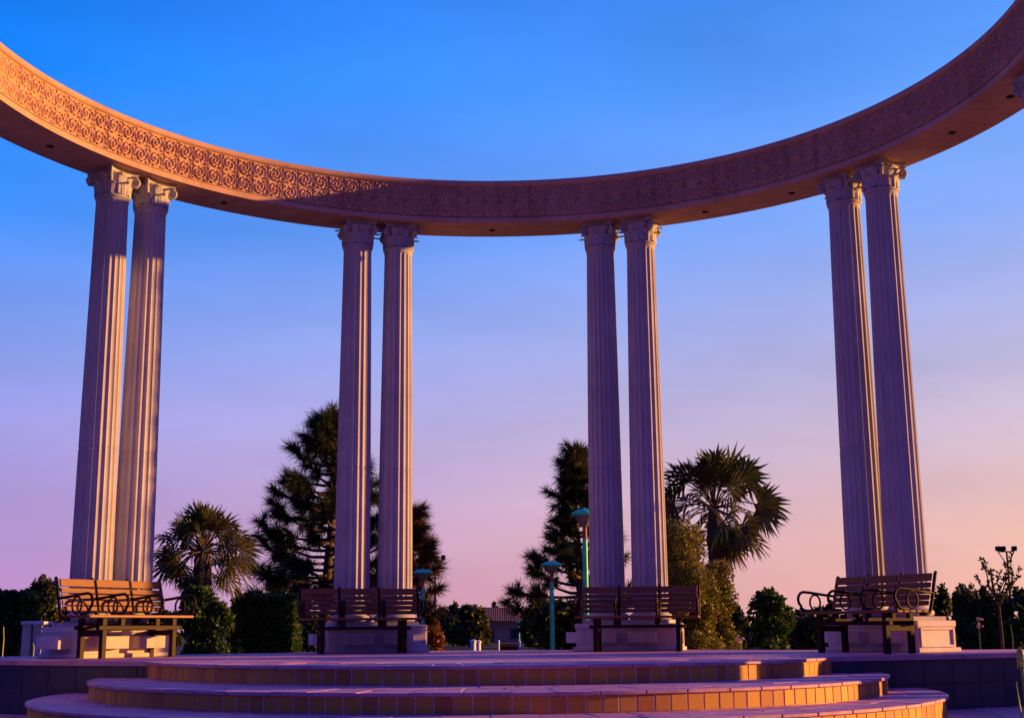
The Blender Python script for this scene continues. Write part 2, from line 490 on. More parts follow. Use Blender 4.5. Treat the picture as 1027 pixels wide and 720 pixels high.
cp_ = 1 - np.abs(p); cq_ = 1 - np.abs(q); rc = np.hypot(cp_, cq_); ac = np.arctan2(cq_, cp_)
leaf = np.clip((.52 - rc) * 6, 0, 1) * (np.abs(np.cos(ac * 4)) * 1.8 - .8)
h = np.where(r < 1.0, np.maximum(h, ros - .2), 0) + np.where(r > .82, leaf, 0)
edge = np.minimum(np.minimum(cp_, cq_) * 14, 1); h = h * edge - (1 - edge) * .5
# fade to the plain margins top and bottom
mar = np.clip(np.minimum(Vv, 2 - Vv) * 12, 0, 1); h = h * mar
rng = np.random.default_rng(2)
h *= rng.uniform(.75, 1.1, (1, ntile + 1))[0][tu.astype(int)]
A = -HALF + U / ntile * 2 * HALF
rad_ = ri_ - h * .023
Vt = np.stack([rad_ * np.sin(A), rad_ * np.cos(A), Z0 + Vv / 2 * (Z1 - Z0)], -1).reshape(-1, 3)
I = np.arange((nv + 1) * (nu + 1)).reshape(nv + 1, nu + 1)
Fq = np.stack([I[:-1, :-1], I[:-1, 1:], I[1:, 1:], I[1:, :-1]], -1).reshape(-1, 4)
me = bpy.data.meshes.new('frieze')
me.from_pydata(Vt.tolist(), [], Fq.tolist()); me.materials.append(M_ent)
me.polygons.foreach_set('use_smooth', [True] * len(me.polygons))
fo = bpy.data.objects.new('frieze', me); col.objects.link(fo); fo.parent = en
for d in (-67, -40, -1, 30, 43, 69, 80):
    m_ = MB(); a = R_(d)
    m_.lathe([(.028, -.003), (.042, -.007), (.042, .01)], 20, (RAD * math.sin(a), RAD * math.cos(a), 0))
    m_.build('soffit_light', M_iron, en)

# ------------------------------------------------------------------ columns
CB, CT = PED, ZS                                  # column from pedestal top to soffit
def make_column():
    root = empty('column')
    Ht = CT - CB - .006
    hb, hc = .27, .36
    bs = MB()
    bs.box((-.278, -.278, 0), (.278, .278, .045))
    prof = [(.265, .045)]
    for i in range(9):
        a = -PI / 2 + PI * i / 8; prof.append((.236 + .04 * math.cos(a), .084 + .038 * math.sin(a)))
    prof += [(.240, .124), (.222, .14), (.208, .165), (.206, .185), (.214, .20)]
    for i in range(7):
        a = -PI / 2 + PI * i / 6; prof.append((.222 + .024 * math.cos(a), .226 + .024 * math.sin(a)))
    prof += [(.232, hb)]
    bs.lathe(prof, 40); bs.build('base', M_col, root, smooth=True)
    # fluted shaft
    nf, per = 20, 8; n = nf * per; V = []; F = []
    zs = np.concatenate([[hb, hb + .02, hb + .035, hb + .06], np.linspace(hb + .3, 1.86, 4), [1.990, 1.994, 2.006, 2.010], np.linspace(2.2, Ht - hc - .3, 5), [Ht - hc - .07, Ht - hc - .045, Ht - hc - .03, Ht - hc]])
    for z in zs:
        u = (z - hb) / (Ht - hc - hb)
        rr_ = .232 - .046 * (u ** 1.35)
        fl = min(1, max(0, (z - hb - .02) / .04)) * min(1, max(0, (Ht - hc - .03 - z) / .04))
        if z <= hb + .02 or z >= Ht - hc - .03: rr_ += .006
        if 1.992 < z < 2.008: rr_ -= .006
        for j in range(n):
            ph = (j % per) / per
            dpt = .017 * rr_ / .23 * math.sqrt(max(0, 1 - ((ph - .5) / .42) ** 2)) * fl
            a = 2 * PI * j / n
            V.append(((rr_ - dpt) * math.cos(a), (rr_ - dpt) * math.sin(a), z))
    for i in range(len(zs) - 1):
        for j in range(n): F.append((i * n + j, i * n + (j + 1) % n, (i + 1) * n + (j + 1) % n, (i + 1) * n + j))
    sh = MB(); sh.add(V, F); sh.build('shaft', M_col, root, smooth=True)
    # capital
    z0 = Ht - hc
    bell = MB()
    pr = [(.19, z0)]
    for i in range(7):
        a = -PI / 2 + PI * i / 6; pr.append((.192 + .016 * math.cos(a), z0 + .02 + .017 * math.sin(a)))
    for i in range(9):
        u = i / 8; pr.append((.178 + .05 * u ** 2.2, z0 + .045 + u * (hc - .105)))
    bell.lathe(pr, 32)
    def leaf(a, zb, hgt, wid, rb, curl):
        ns, nw = 8, 4; V = []; F = []
        for i in range(ns + 1):
            u = i / ns
            zc_ = zb + hgt * (math.sin(u * PI * .62) / 1.0)
            rc_ = rb + .012 + curl * u ** 3
            w = wid * (.55 + .9 * u - 1.35 * u ** 3) * (1 + .16 * math.cos(u * 18))
            for j in range(-nw, nw + 1):
                s = j / nw; aa = a + w * s / rc_
                rr2 = rc_ + .016 * (1 - s * s) + .006 * math.cos(s * 9)
                V.append((rr2 * math.cos(aa), rr2 * math.sin(aa), zc_ - .012 * abs(s)))
        m_ = 2 * nw + 1
        for i in range(ns):
            for j in range(m_ - 1): F.append((i * m_ + j, i * m_ + j + 1, (i + 1) * m_ + j + 1, (i + 1) * m_ + j))
        bell.add(V, F)
    for i in range(8): leaf(2 * PI * i / 8, z0 + .04, .15, .066, .180, .085)
    for i in range(8): leaf(2 * PI * (i + .5) / 8, z0 + .05, .235, .06, .184, .105)
    cap = bell.build('capital', M_col, root, smooth='all')
    ab = MB(); V = []; n = 40; half = .216
    pts = []
    for sdx in range(4):
        for i in range(10):
            u = -1 + 2 * i / 9.; dd = half - .045 * (1 - u * u)
            p_ = Vector((dd, u * half * .96, 0)); pts.append(Matrix.Rotation(sdx * PI / 2, 3, 'Z') @ p_)
    k = len(pts)
    lv = [(.93, Ht - .058), (.96, Ht - .03), (1.0, Ht - .026), (1.0, Ht)]
    for sca, z in lv:
        for p_ in pts: V.append((p_.x * sca, p_.y * sca, z))
    F = [(i * k + j, i * k + (j + 1) % k, (i + 1) * k + (j + 1) % k, (i + 1) * k + j) for i in range(3) for j in range(k)]
    F += [tuple(range(k))[::-1], tuple(3 * k + j for j in range(k))]
    ab.add(V, F); ab.build('abacus', M_col, cap)
    for q in range(4):
        vo = MB(); a = PI / 4 + q * PI / 2; pts = []
        d = Vector((math.cos(a), math.sin(a), 0))
        for i in range(14):                       # stem rising from the bell
            u = i / 13; pts.append(d * (.185 + .09 * u ** 1.8) + zz * (z0 + .12 + .165 * math.sin(u * PI * .5)))
        cc = d * .255 + zz * (z0 + .232); rr3 = .048
        for i in range(26):
            u = i / 25; th = PI * .42 - u * 2 * PI * 1.55
            rad3 = rr3 * (1 - .75 * u)
            pts.append(cc + (d * math.cos(th) + zz * math.sin(th)) * rad3)
        vo.tube(pts, [.014 + .008 * min(1, i / 14) for i in range(14)] + [.022 - .006 * i / 25 for i in range(26)], 8)
        vo.build('volute', M_col, cap, smooth='all')
    return root
def make_pedestal():
    root = empty('pedestal')
    hw, hd = .655, .36
    m_ = MB()
    m_.box((-hw + .03, -hd + .03, 0), (hw - .03, hd - .03, PED - .07))
    m_.build('plinth_block', M_ped, root, bevel=.006)
    m_ = MB(); m_.box((-hw + .018, -hd + .018, PED - .07), (hw - .018, hd - .018, PED)); m_.build('cap_slab', M_ped, root, bevel=.012)
    m_ = MB(); m_.box((-hw - .01, -hd - .01, 0), (hw + .01, hd + .01, .05)); m_.build('foot_moulding', M_ped, root, bevel=.012)
    for x0, x1 in ((-.43, -.07), (.07, .43)):     # corbel blocks on the front
        m_ = MB(); m_.box((x0, -hd - .11, .10), (x1, -hd + .05, .235)); m_.build('corbel_block', M_ped, root, bevel=.006)
    m_ = MB(); m_.box((-hw - .14, -.2, .10), (-hw + .05, .2, .235)); m_.build('corbel_block', M_ped, root, bevel=.006)
    for s in (1,):                                # framed panel on the end
        m_ = MB()
        x = hw - .03
        for a, b in (((-.30, .055), (-.265, .265)), ((.265, .055), (.30, .265)), ((-.262, .055), (.262, .08)), ((-.262, .24), (.262, .265))):
            m_.box((x, a[0], a[1]), (x + .022, b[0], b[1]))
        m_.build('end_panel', M_ped, root, bevel=.004)
    return root
PAIR = {0: ('at far left, behind the sunlit orange bench', -A2), 1: ('behind the bench at centre left, by the pine', -A1),
        2: ('behind the plain dark bench at centre right', A1), 3: ('at right, behind the angled dark bench', A2),
        4: ('standing beyond the right edge of the view', A2 + DA), 5: ('standing beyond the left edge of the view', -A2 - DA)}
c0 = make_column(); p0 = make_pedestal(); firstc = firstp = True
DS = .2812 / RAD
for kx, (where, a) in PAIR.items():
    base = 0 if kx < 4 else GZ
    pd = p0 if firstp else copy_tree(p0); firstp = False
    pd.location = (CX + RAD * math.sin(a), CYR + RAD * math.cos(a), 0); pd.rotation_euler = (0, 0, -a)
    if kx >= 4:
        pd.location.z = GZ; pd.scale = (1, 1, (-.28 - GZ) / PED)
    tag(pd, 'pale stone pedestal of the column pair ' + where, 'pedestal', 'pedestals under the column pairs')
    for sgn, nm in ((-1, 'left'), (1, 'right')):
        cc = c0 if firstc else copy_tree(c0); firstc = False
        aa = a + sgn * DS
        cc.location = (CX + RAD * math.sin(aa), CYR + RAD * math.cos(aa), PED if kx < 4 else -.28); cc.rotation_euler = (0, 0, -aa)
        if kx >= 4: cc.scale = (1, 1, (CT + .28) / (CT - PED))
        tag(cc, f'fluted pale stone column, the {nm} one of the pair {where}', 'column', 'fluted columns of the colonnade')

# ------------------------------------------------------------------ benches
def make_bench():
    root = empty('park_bench')
    W = .78
    for x in (-.52, .52):
        for y in (-.19, .17):
            m_ = MB(); m_.box((x - .03, y - .03, 0), (x + .03, y + .03, .30)); m_.build('leg', M_iron, root, bevel=.004)
        m_ = MB(); m_.box((x - .03, -.16, .235), (x + .03, .14, .297)); m_.build('leg_crossbar', M_iron, root, bevel=.004)
    m_ = MB()
    for y in (-.19, .17): m_.box((-.60, y - .028, .30), (.60, y + .028, .345))
    m_.build('seat_beam', M_iron, root, bevel=.004)
    for x in (-.52, -.26, .26, .52):
        m_ = MB()
        m_.box((x - .028, -.215, .346), (x + .028, .20, .372))
        for y in (-.19, .17): m_.box((x - .028, y - .025, .3705), (x + .028, y + .025, .425))
        m_.build('seat_support', M_iron, root)
    m_ = MB()
    for i in range(5):
        y0 = -.26 + i * .093
        m_.box((-W, y0, .428), (W, y0 + .078, .458))
    m_.build('seat', M_wood, root, bevel=.006)
    def bp(z):                                    # back line: leans backwards
        return .235 + (z - .45) * .26
    for x in (-.77, -.26, .26, .77):
        u = MB(); pts = [(x, .08, .415), (x, .17, .415), (x, .215, .43), (x, .235, .47)] + [(x, bp(z), z) for z in (.55, .65, .75, .84)] + [(x, bp(.86) + .012, .862)]
        u.tube(pts, .019, 8); u.build('back_post', M_iron, root, smooth='all')
    rows = [(.765, .085), (.695, .055), (.63, .055), (.565, .055), (.505, .05)]
    for x0, x1 in ((-.752, -.278), (-.242, .242), (.278, .752)):
        m_ = MB(); th = math.atan(.26)
        for z, hgt in rows:
            mt = Matrix.Translation((0, bp(z) - .03, z)) @ Matrix.Rotation(-th, 4, 'X')
            m_.box((x0, -.012, 0), (x1, .012, hgt), m=mt)
        m_.build('backrest_panel', M_wood, root, bevel=.005)
    for x in (-.77, -.26, .26, .77):
        ar = MB()
        pts = [(x, bp(.64) - .01, .635), (x, .1, .652), (x, -.1, .675), (x, -.2, .682)]
        for i in range(1, 9):
            a = PI / 2 + PI * .80 * i / 8; pts.append((x, -.2 + .085 * math.cos(a), .597 + .085 * math.sin(a)))
        pts += [(x, -.235, .49), (x, -.2, .472), (x, -.1, .468)]
        ar.tube(pts, .016, 8)
        ar.tube([(x, -.03 + .078 * math.cos(2 * PI * i / 24), .562 + .088 * math.sin(2 * PI * i / 24)) for i in range(24)], .012, 6, closed=True)
        ar.build('armrest', M_iron, root, smooth='all')
    return root
b0 = make_bench()
BENCH = [((-4.33, 14.8), R_(58), 'iron framed bench glowing orange in the sun, in front of the far left columns'),
         ((-1.93, 16.4), R_(14), 'dark brown slatted bench in front of the centre left columns, beside a teal lamp'),
         ((1.44, 16.35), R_(-10), 'dark shaded slatted bench in front of the centre right columns, beside the yellow shrub'),
         ((3.70, 14.4), R_(-61), 'dark bench with ring armrests turned sideways in front of the far right columns')]
for i, ((x, y), rz, lb) in enumerate(BENCH):
    o = b0 if i == 0 else copy_tree(b0)
    o.location = (x, y, .004); o.rotation_euler = (0, 0, rz); o.scale = (.955, .955, (.995, .925, .925, .965)[i]); tag(o, lb, 'bench', 'park benches in front of the columns')

# ------------------------------------------------------------------ lamps
def make_lamp():
    root = empty('street_lamp')
    m_ = MB(); m_.lathe([(.085, 0), (.085, .08), (.05, .11), (.046, 1.0), (.042, 2.02), (.03, 2.03)], 14); m_.build('pole', M_teal, root, smooth=True)
    m_ = MB(); m_.lathe([(.036, 2.03), (.04, 2.06), (.034, 2.20), (.05, 2.21)], 12); m_.build('neck', M_copper, root, smooth=True)
    m_ = MB(); m_.lathe([(.06, 2.21), (.09, 2.25), (.155, 2.33), (.185, 2.362)], 24); m_.build('lamp_bowl', M_lampbowl, root, smooth=True)
    m_ = MB(); m_.lathe([(.20, 2.363), (.215, 2.385), (.20, 2.41), (.12, 2.445), (.03, 2.462), (.012, 2.48)], 24); m_.build('lamp_cap', M_teal, root, smooth=True)
    return root
M_copper = plain('rusty_neck', (.28, .10, .05), .6)
l0 = make_lamp()
LAMPS = [(424, 570, 21.5, 'teal mushroom park lamp just right of the centre left columns', 1.), (553, 562, 21.5, 'teal mushroom park lamp left of the centre right columns, in front of the pine', 1.),
         (586, 509, 20.5, 'tallest teal park lamp, half hidden behind the centre right columns', 1.0), (520.5, 623, 70, 'small distant teal park lamp beside the tan house', 1.0)]
for i, (px, py, Y, lb, s) in enumerate(LAMPS):
    o = l0 if i == 0 else copy_tree(l0)
    P = at(px, py, Y); zt = P.z; gz = GZ - .03
    o.location = (P.x, P.y, gz); k = (zt - gz) / 2.48
    w_ = (.78, .78, .95, .9)[i]; o.scale = (w_, w_, k); tag(o, lb, 'street lamp', 'teal park lamps')

# floodlight masts
def mast(px, py, Y, heads, label, up_brace):
    P = at(px, py, Y); gz = GZ - .03; root = empty('floodlight_mast', (P.x, P.y, gz), 0, label, 'floodlight')
    h = P.z - gz; m_ = MB(); m_.tube([(0, 0, 0), (0, 0, h)], [.07, .04], 8); m_.build('mast', M_iron, root, smooth=True)
    s = Y / F_PX; m_ = MB(); xs_ = [d * s for d in heads]
    m_.tube([(min(xs_ + [0]), 0, h), (max(xs_ + [0]), 0, h)], .03, 6)
    if up_brace:
        for d in (heads[0], heads[-1]): m_.tube([(0, 0, h - 14 * s), (d * s, 0, h)], .022, 6)
    m_.build('crossarm', M_iron, root)
    for x in xs_:
        m_ = MB(); m_.box((x - 2.1 * s, -.15, h + .03), (x + 2.1 * s, .1, h + .03 + 4.6 * s)); m_.build('floodlight', M_iron, root, bevel=.02)
mast(1009.5, 553, 60, [-8.5, -3.5, 7.5], 'tall thin floodlight mast with three lamps behind the sapling at far right', True)
mast(436.5, 562, 60, [0.5, 8], 'thin mast with two floodlights right of the centre left columns', False)
# slim street light with a curved arm
P = at(268, 569, 60); sl = empty('street_light', (P.x, P.y, GZ - .03), 0, 'slim grey street light with a curved arm standing left of the pine', 'street light')
m_ = MB(); h = P.z - GZ; m_.tube([(0, 0, 0), (0, 0, h - .3), (.03, 0, h - .12), (.14, 0, h), (.34, 0, h + .03)], [.05, .04, .035, .03, .03], 8); m_.build('pole', M_lampbowl, sl, smooth=True)
m_ = MB(); m_.box((.3, -.06, h - .01), (.6, .06, h + .06)); m_.build('lamp_head', M_lampbowl, sl, bevel=.015)

# ------------------------------------------------------------------ vegetation
def unit(rn):
    while True:
        v = Vector((rn.uniform(-1, 1), rn.uniform(-1, 1), rn.uniform(-1, 1)))
        if .01 < v.length < 1: return v.normalized()
M_needle = leafmat('pine_needles', (.014, .032, .008), (.036, .062, .014), (.085, .070, .016))
M_warmn = leafmat('sun_painted_needles', (.10, .075, .016), (.26, .14, .026), (.34, .15, .026))  # lit version of the pine needles: warm sunlight painted into the colour
M_palm = leafmat('palm_leaf', (.026, .044, .010), (.070, .090, .020), (.17, .11, .026))
M_dead = leafmat('dead_palm_leaf', (.20, .075, .02), (.34, .14, .04))
M_hedge = leafmat('hedge_leaf', (.024, .070, .010), (.066, .135, .018), (.10, .115, .018))
M_hedged = leafmat('dark_tree_leaf', (.020, .044, .009), (.052, .084, .016), (.13, .085, .016))
M_yel = leafmat('yellow_shrub_leaf', (.11, .13, .016), (.24, .23, .03), (.28, .20, .028))
M_ora = leafmat('sun_painted_shrub_leaf', (.16, .055, .015), (.30, .11, .02), (.30, .12, .02))  # orange sunlight painted into the leaf colour

def needle_tuft(mb, p, d, rn, n=44, ln=.3, w=.009):
    d = d.normalized()
    for _ in range(n):
        v = (d * rn.uniform(.3, 1.3) + unit(rn) * .72).normalized()
        s = v.cross(unit(rn)).normalized() * w
        b_ = p - d * rn.uniform(0, .28)
        e = b_ + v * ln * rn.uniform(.7, 1.15); e.z -= .03
        mb.add([b_ - s, b_ + s, e], [(0, 1, 2)])
def pine(top, base_z, width, seed, label, lean=0, bias=0, nb=56, start=.22, ln=.30, mat=None, shape=1.0):
    rn = random.Random(seed); X, Y, Zt = top
    root = empty('pine_tree', (X - lean, Y, base_z), 0, label, 'tree')
    H_ = Zt - base_z
    tk = MB()
    def tp(u): return Vector((lean * u + .06 * math.sin(u * 7 + seed), .05 * math.sin(u * 5), H_ * u))
    tk.tube([tp(i / 14) for i in range(15)], [.13 * (1 - .9 * i / 14) + .012 for i in range(15)], 9)
    cr = MB()
    needle_tuft(cr, tp(1), Vector((0, 0, 1)), rn, 70, ln * .9)
    for i in range(5): needle_tuft(cr, tp(.955 - .02 * i), unit(rn) + Vector((0, 0, .5)), rn, 40, ln * .9)
    for i in range(nb):
        u = start + (1 - start) * ((i + rn.random()) / nb) ** .9 * .97
        az = i * 2.4 + rn.uniform(-.4, .4)
        k = ((1 - u) / (1 - start)); lenb = width * (k ** shape * .95 + .07) * rn.uniform(.6, 1.15)
        if u < start + .12: lenb *= .8
        o = tp(u); d = Vector((math.cos(az), math.sin(az), 0)); lenb *= 1 + bias * d.x
        rise = rn.uniform(.05, .45) + .25 * u
        pts = [o + d * lenb * s + zz * lenb * (rise * s * s * 1.1 - .10 * s) for s in (0, .25, .5, .75, 1)]
        tk.tube(pts, [.034 * (1 - .8 * s) + .006 for s in (0, .25, .5, .75, 1)], 5)
        nt_ = max(2, int(lenb / .26))
        for j in range(nt_):
            s = .42 + .58 * (j + rn.random()) / nt_
            ii = min(3, int(s * 4)); f = s * 4 - ii
            p_ = pts[ii].lerp(pts[ii + 1], f)
            sd = (d * .7 + unit(rn) * .8 + zz * .4)
            q_ = p_ + sd.normalized() * rn.uniform(.08, .36) * (1.1 - .5 * s)
            tk.tube([p_, q_], [.008, .006], 4, cap=False)
            needle_tuft(cr, q_, sd, rn, 105, ln * rn.uniform(.8, 1.1))
        needle_tuft(cr, pts[-1], d + zz * .5, rn, 120, ln)
    tk.build('trunk', M_bark, root, smooth='all'); cr.build('crown', mat or M_needle, root)
    return root

GB = GZ - .03
P = at(333, 413, 28); pine(P, GB, 2.15, 3, 'tall dark long needled pine behind the centre left columns', bias=-.02, nb=88, start=.20, ln=.33, shape=.82)
P = at(410, 508, 27); pine(P, GB, .85, 8, 'smaller pine with sunlight painted into its needles, right of the centre left columns', nb=44, start=.3, ln=.32, mat=M_warmn, shape=.7)
P = at(578, 446, 27); pine(P, GB, 2.15, 12, 'dark pine with a thin pointed top behind the centre right columns', nb=78, start=.16, ln=.28, shape=1.75)

def fan_palm(cx_px, cy_px, Y, R, seed, label, nleaf=46, dead=False, droop=.0, tilt=0):
    rn = random.Random(seed); C = at(cx_px, cy_px, Y)
    root = empty('fan_palm', (C.x, C.y, GB), 0, label, 'palm')
    hc = C.z - GB
    tk = MB(); tk.tube([(0, 0, 0), (.02, 0, hc * .5), (0, 0, hc * .85), (0, 0, hc)], [.20, .15, .15, .09], 12)
    cr = MB(); pt = MB(); dd_ = MB()
    org = Vector((0, 0, hc - .05))
    def fan(mb, hub, d, nrm, rad, nseg=22, spread=R_(115)):
        d = d.normalized(); side_ = d.cross(nrm).normalized(); nrm = side_.cross(d).normalized()
        for i in range(nseg):
            a = -spread + 2 * spread * (i + .5) / nseg
            v = d * math.cos(a) + side_ * math.sin(a)
            lr = rad * (1 - .22 * abs(a) / spread) * rn.uniform(.9, 1.06)
            w = lr * .5 * (2 * spread / nseg) * .62
            pleat = nrm * (.03 if i % 2 else -.01)
            t_ = v.cross(nrm).normalized()
            m1 = hub + v * lr * .55 + pleat - nrm * .02; e = hub + v * lr + Vector((0, 0, -rad * rn.uniform(.02, .30))) + pleat
            mb.add([hub, m1 - t_ * w, m1 + t_ * w, e], [(0, 1, 2), (1, 3, 2)])
            if rn.random() < .5:
                e2 = e + t_ * w * 1.2 - v * lr * .1
                mb.add([m1 + t_ * w * .2, m1 + t_ * w, e2], [(0, 1, 2)])
    for i in range(nleaf):
        u = (i + .5) / nleaf
        elv = R_(86) - u * R_(130) + rn.uniform(-.14, .14)
        az = i * 2.399 + rn.uniform(-.25, .25)
        d = Vector((math.cos(az) * math.cos(elv), math.sin(az) * math.cos(elv), math.sin(elv)))
        pl = R * (.48 + .18 * rn.random()) * (1 - .12 * (u < .2))
        hub = org + d * pl + Vector((0, 0, -.08 * R * math.cos(elv)))
        pt.tube([org + d * .05, org + d * pl * .55 + zz * .03, hub], [.016, .012, .010], 5, cap=False)
        fd = (d + unit(rn) * .22 + Vector((0, 0, -.20 * math.cos(elv) - .02))).normalized()
        nrm = (zz * .5 + unit(rn) * .9)
        if abs(fd.z) > .85: nrm = Vector((-math.cos(az), -math.sin(az), .3))
        fan(cr, hub, fd, nrm, R * rn.uniform(.38, .48))
    if dead:
        for i in range(7):
            az = rn.uniform(-.5, .9); d = Vector((math.cos(az), math.sin(az) * .8, -rn.uniform(.9, 2.4))).normalized()
            hub = org + d * rn.uniform(.35, .6) * R; pt.tube([org, hub], [.016, .01], 5, cap=False)
            fan(dd_, hub, (d + Vector((0, 0, -1))), Vector((math.cos(az), math.sin(az), .2)), R * .42, 16, R_(50))
    tk.build('trunk', M_bark, root, smooth='all'); pt.build('leaf_stalk', M_bark, root); cr.build('crown', M_palm, root)
    if dead: dd_.build('dead_leaf_skirt', M_dead, root)
    return root
fan_palm(204, 549, 21.5, .95, 5, 'round fan palm standing behind the hedge left of the tall pine', 50)
fan_palm(716, 506, 25, 1.36, 9, 'taller fan palm with rusty dead fronds, right of the centre right columns', 48, dead=True)

def leaf_cloud(mb, lobes, n, size, rn, shell=.55, up=.2):
    """leaf faces through ellipsoid lobes (cx, cy, cz, rx, ry, rz)"""
    wts = [l[3] * l[5] for l in lobes]
    for l in rn.choices(lobes, wts, k=n):
        v = unit(rn) * (shell + (1 - shell) * rn.random() ** .7) * rn.uniform(.92, 1.1)
        p_ = Vector((l[0] + v.x * l[3], l[1] + v.y * l[4], l[2] + v.z * l[5]))
        d = (unit(rn) + v * .6 + zz * up).normalized(); s = d.cross(unit(rn)).normalized()
        a = size * rn.uniform(.6, 1.3)
        mb.add([p_ - d * a * .5, p_ + s * a * .33, p_ + d * a * .6, p_ - s * a * .33], [(0, 1, 2, 3)])
def bushy(name, cat, label, px0, px1, py, Y, mat, seed, n=2600, size=.12, kind='round', trunk=True, group=None, thick=1.0, dims=None):
    rn = random.Random(seed); A = at(px0, py, Y); B_ = at(px1, py, Y)
    root = empty(name, ((A.x + B_.x) / 2, Y, GB), 0, label, cat, group)
    w = (B_.x - A.x) / 2; h = A.z - GB
    if dims: w, thick, h = dims
    cr = MB(); lobes = []
    if kind == 'round':
        for i in range(26):
            a = rn.uniform(0, 2 * PI); r_ = rn.random() ** .5 * .66; zc_ = rn.uniform(.12, .84)
            lim = math.sqrt(max(.1, 1 - max(0, (zc_ - .5) / .5) ** 2))
            lobes.append((w * r_ * lim * math.cos(a), w * thick * r_ * lim * math.sin(a), h * zc_, w * rn.uniform(.26, .42), w * thick * rn.uniform(.26, .42), h * rn.uniform(.11, .17)))
        lobes.append((0, 0, h * .82, w * .5, w * .5 * thick, h * .17))
    elif kind == 'column':
        for i in range(40):
            u = i / 39.; r_ = w * min(1, (1 - u) * 9 + .25)
            lobes.append((rn.uniform(-.1, .1) * r_, rn.uniform(-.1, .1) * r_, h * (.05 + .93 * u), r_ * .9, r_ * .9, h * .03))
    elif kind == 'tall':
        for i in range(24):
            u = i / 23.; r_ = w * (1.05 - .75 * u)
            lobes.append((rn.uniform(-.62, .62) * r_, rn.uniform(-.5, .5) * r_, h * (.10 + .83 * u), r_ * rn.uniform(.35, .55), r_ * .5, h * .09))
    else:                                          # clipped box hedge
        for i in range(n):
            p_ = [rn.uniform(-1, 1), rn.uniform(-1, 1), rn.random()]
            f = rn.choice((0, 0, 1, 2, 2))
            if f == 0: p_[1] = -1 + rn.random() * .2
            elif f == 1: p_[0] = rn.choice((-1, 1)) * (1 - rn.random() * .08)
            else: p_[2] = 1 - rn.random() * .08
            q_ = Vector((p_[0] * w, p_[1] * .5 * thick, p_[2] * h + rn.gauss(0, .015)))
            d = unit(rn); s = d.cross(unit(rn)).normalized(); a = size * rn.uniform(.6, 1.3)
            cr.add([q_ - d * a * .5, q_ + s * a * .33, q_ + d * a * .6, q_ - s * a * .33], [(0, 1, 2, 3)])
        core = MB(); core.box((-w * .94, -.42 * thick, 0), (w * .94, .42 * thick, h * .95))
        core.build('hedge_core', M_core, root)
    if lobes: leaf_cloud(cr, lobes, n, size, rn)
    if trunk:
        tk = MB(); tk.tube([(0, 0, 0), (.03, 0, h * .4), (0, 0, h * .75)], [.07, .05, .02], 7)
        for i in range(7):
            a = i * 2.4; tk.tube([(0, 0, h * (.2 + .05 * i)), (w * .5 * math.cos(a), w * .4 * math.sin(a), h * (.5 + .05 * i))], [.03, .01], 5)
        tk.build('trunk', M_bark, root)
    cr.build('crown' if trunk else 'foliage', mat, root)
    return root
M_core = plain('hedge_twigs', (.012, .016, .008), .95, .05)

bushy('hedge', 'hedge', 'clipped dark hedge block at the far left edge', -40, 33, 594, 26, M_hedge, 21, 5200, .10, 'box', False)
bushy('tree', 'tree', 'dark rounded tree between the far left hedge and the sunlit bench', 20, 66, 577, 33, M_hedged, 22, 4200, .13)
bushy('tree', 'tree', 'low dark tree rising behind the sunlit bench at far left', 55, 112, 590, 36, M_hedged, 23, 3000, .13)
bushy('hedge', 'hedge', 'round topped green hedge under the left fan palm', 172, 236, 587, 19.6, M_hedge, 24, 8000, .075, 'round', False)
_shade_hedge = bushy('hedge', 'hedge', 'long clipped hedge added unseen beyond the right edge of the view to shade the right wall', 0, 100, 640, 20, M_hedge, 90, 4200, .10, 'box', False, dims=(.45, 1.7, 1.3))
_shade_hedge.location = (8.7, 14.35, GB)  # unseen hedge, added to keep the sun off the right wall
bushy('shrub', 'shrub', 'loose leafy shrub between the palm hedge and the clipped block', 222, 254, 590, 22.5, M_hedge, 25, 1700, .09, 'tall', True)
bushy('hedge', 'hedge', 'square clipped hedge block left of the centre left bench', 247, 301, 597, 23, M_hedge, 26, 5600, .08, 'box', False)
bushy('shrub', 'shrub', 'shrub with orange sunlight painted into its leaves, beside the teal lamp right of the centre left bench', 426, 447, 620, 30, M_ora, 27, 900, .10)
bushy('shrub', 'shrub', 'dark low shrub under the teal lamp beside the centre left bench', 412, 436, 628, 26, M_hedged, 28, 900, .10)
bushy('shrub', 'shrub', 'dark shrub under the centre pine, behind the left end of the dark bench', 527, 600, 600, 25, M_hedged, 29, 3600, .11)
bushy('shrub', 'shrub', 'feathery yellow green shrub at the right end of the centre right bench', 644, 728, 520, 22, M_yel, 30, 26000, .055, 'round', True)
bushy('shrub', 'shrub', 'lower yellow green bush hiding the trunk of the right fan palm', 688, 746, 560, 22.6, M_yel, 31, 12000, .055, 'round')
bushy('tree', 'tree', 'rounded green tree with an orange lit side right of the fan palm', 742, 797, 588, 26, M_hedge, 32, 5000, .09)
bushy('tree', 'tree', 'dark tree behind the left end of the right bench', 785, 846, 615, 32, M_hedged, 33, 3200, .11)
bushy('tree', 'tree', 'dark pointed tree seen through the ring armrests of the right bench', 812, 850, 603, 34, M_hedged, 34, 2200, .11, 'tall')
bushy('tree', 'tree', 'small dark ball topped tree just right of the far right pedestal', 931, 957, 584, 30, M_hedged, 35, 2400, .09)
tx = [(946, 972, 600), (955, 985, 592), (974, 1000, 596), (990, 1020, 602), (1006, 1040, 597), (1030, 1070, 600)]
tl = ['dark pointed tree behind the far right pedestal, lowest of the row', 'dark pointed tree with rusty tips right of the far right pedestal', 'dark tree in the right row, left of the sapling',
      'low dark tree directly under the sapling', 'dark tree under the floodlight mast at the right edge', 'dark tree cut by the right edge of the view']
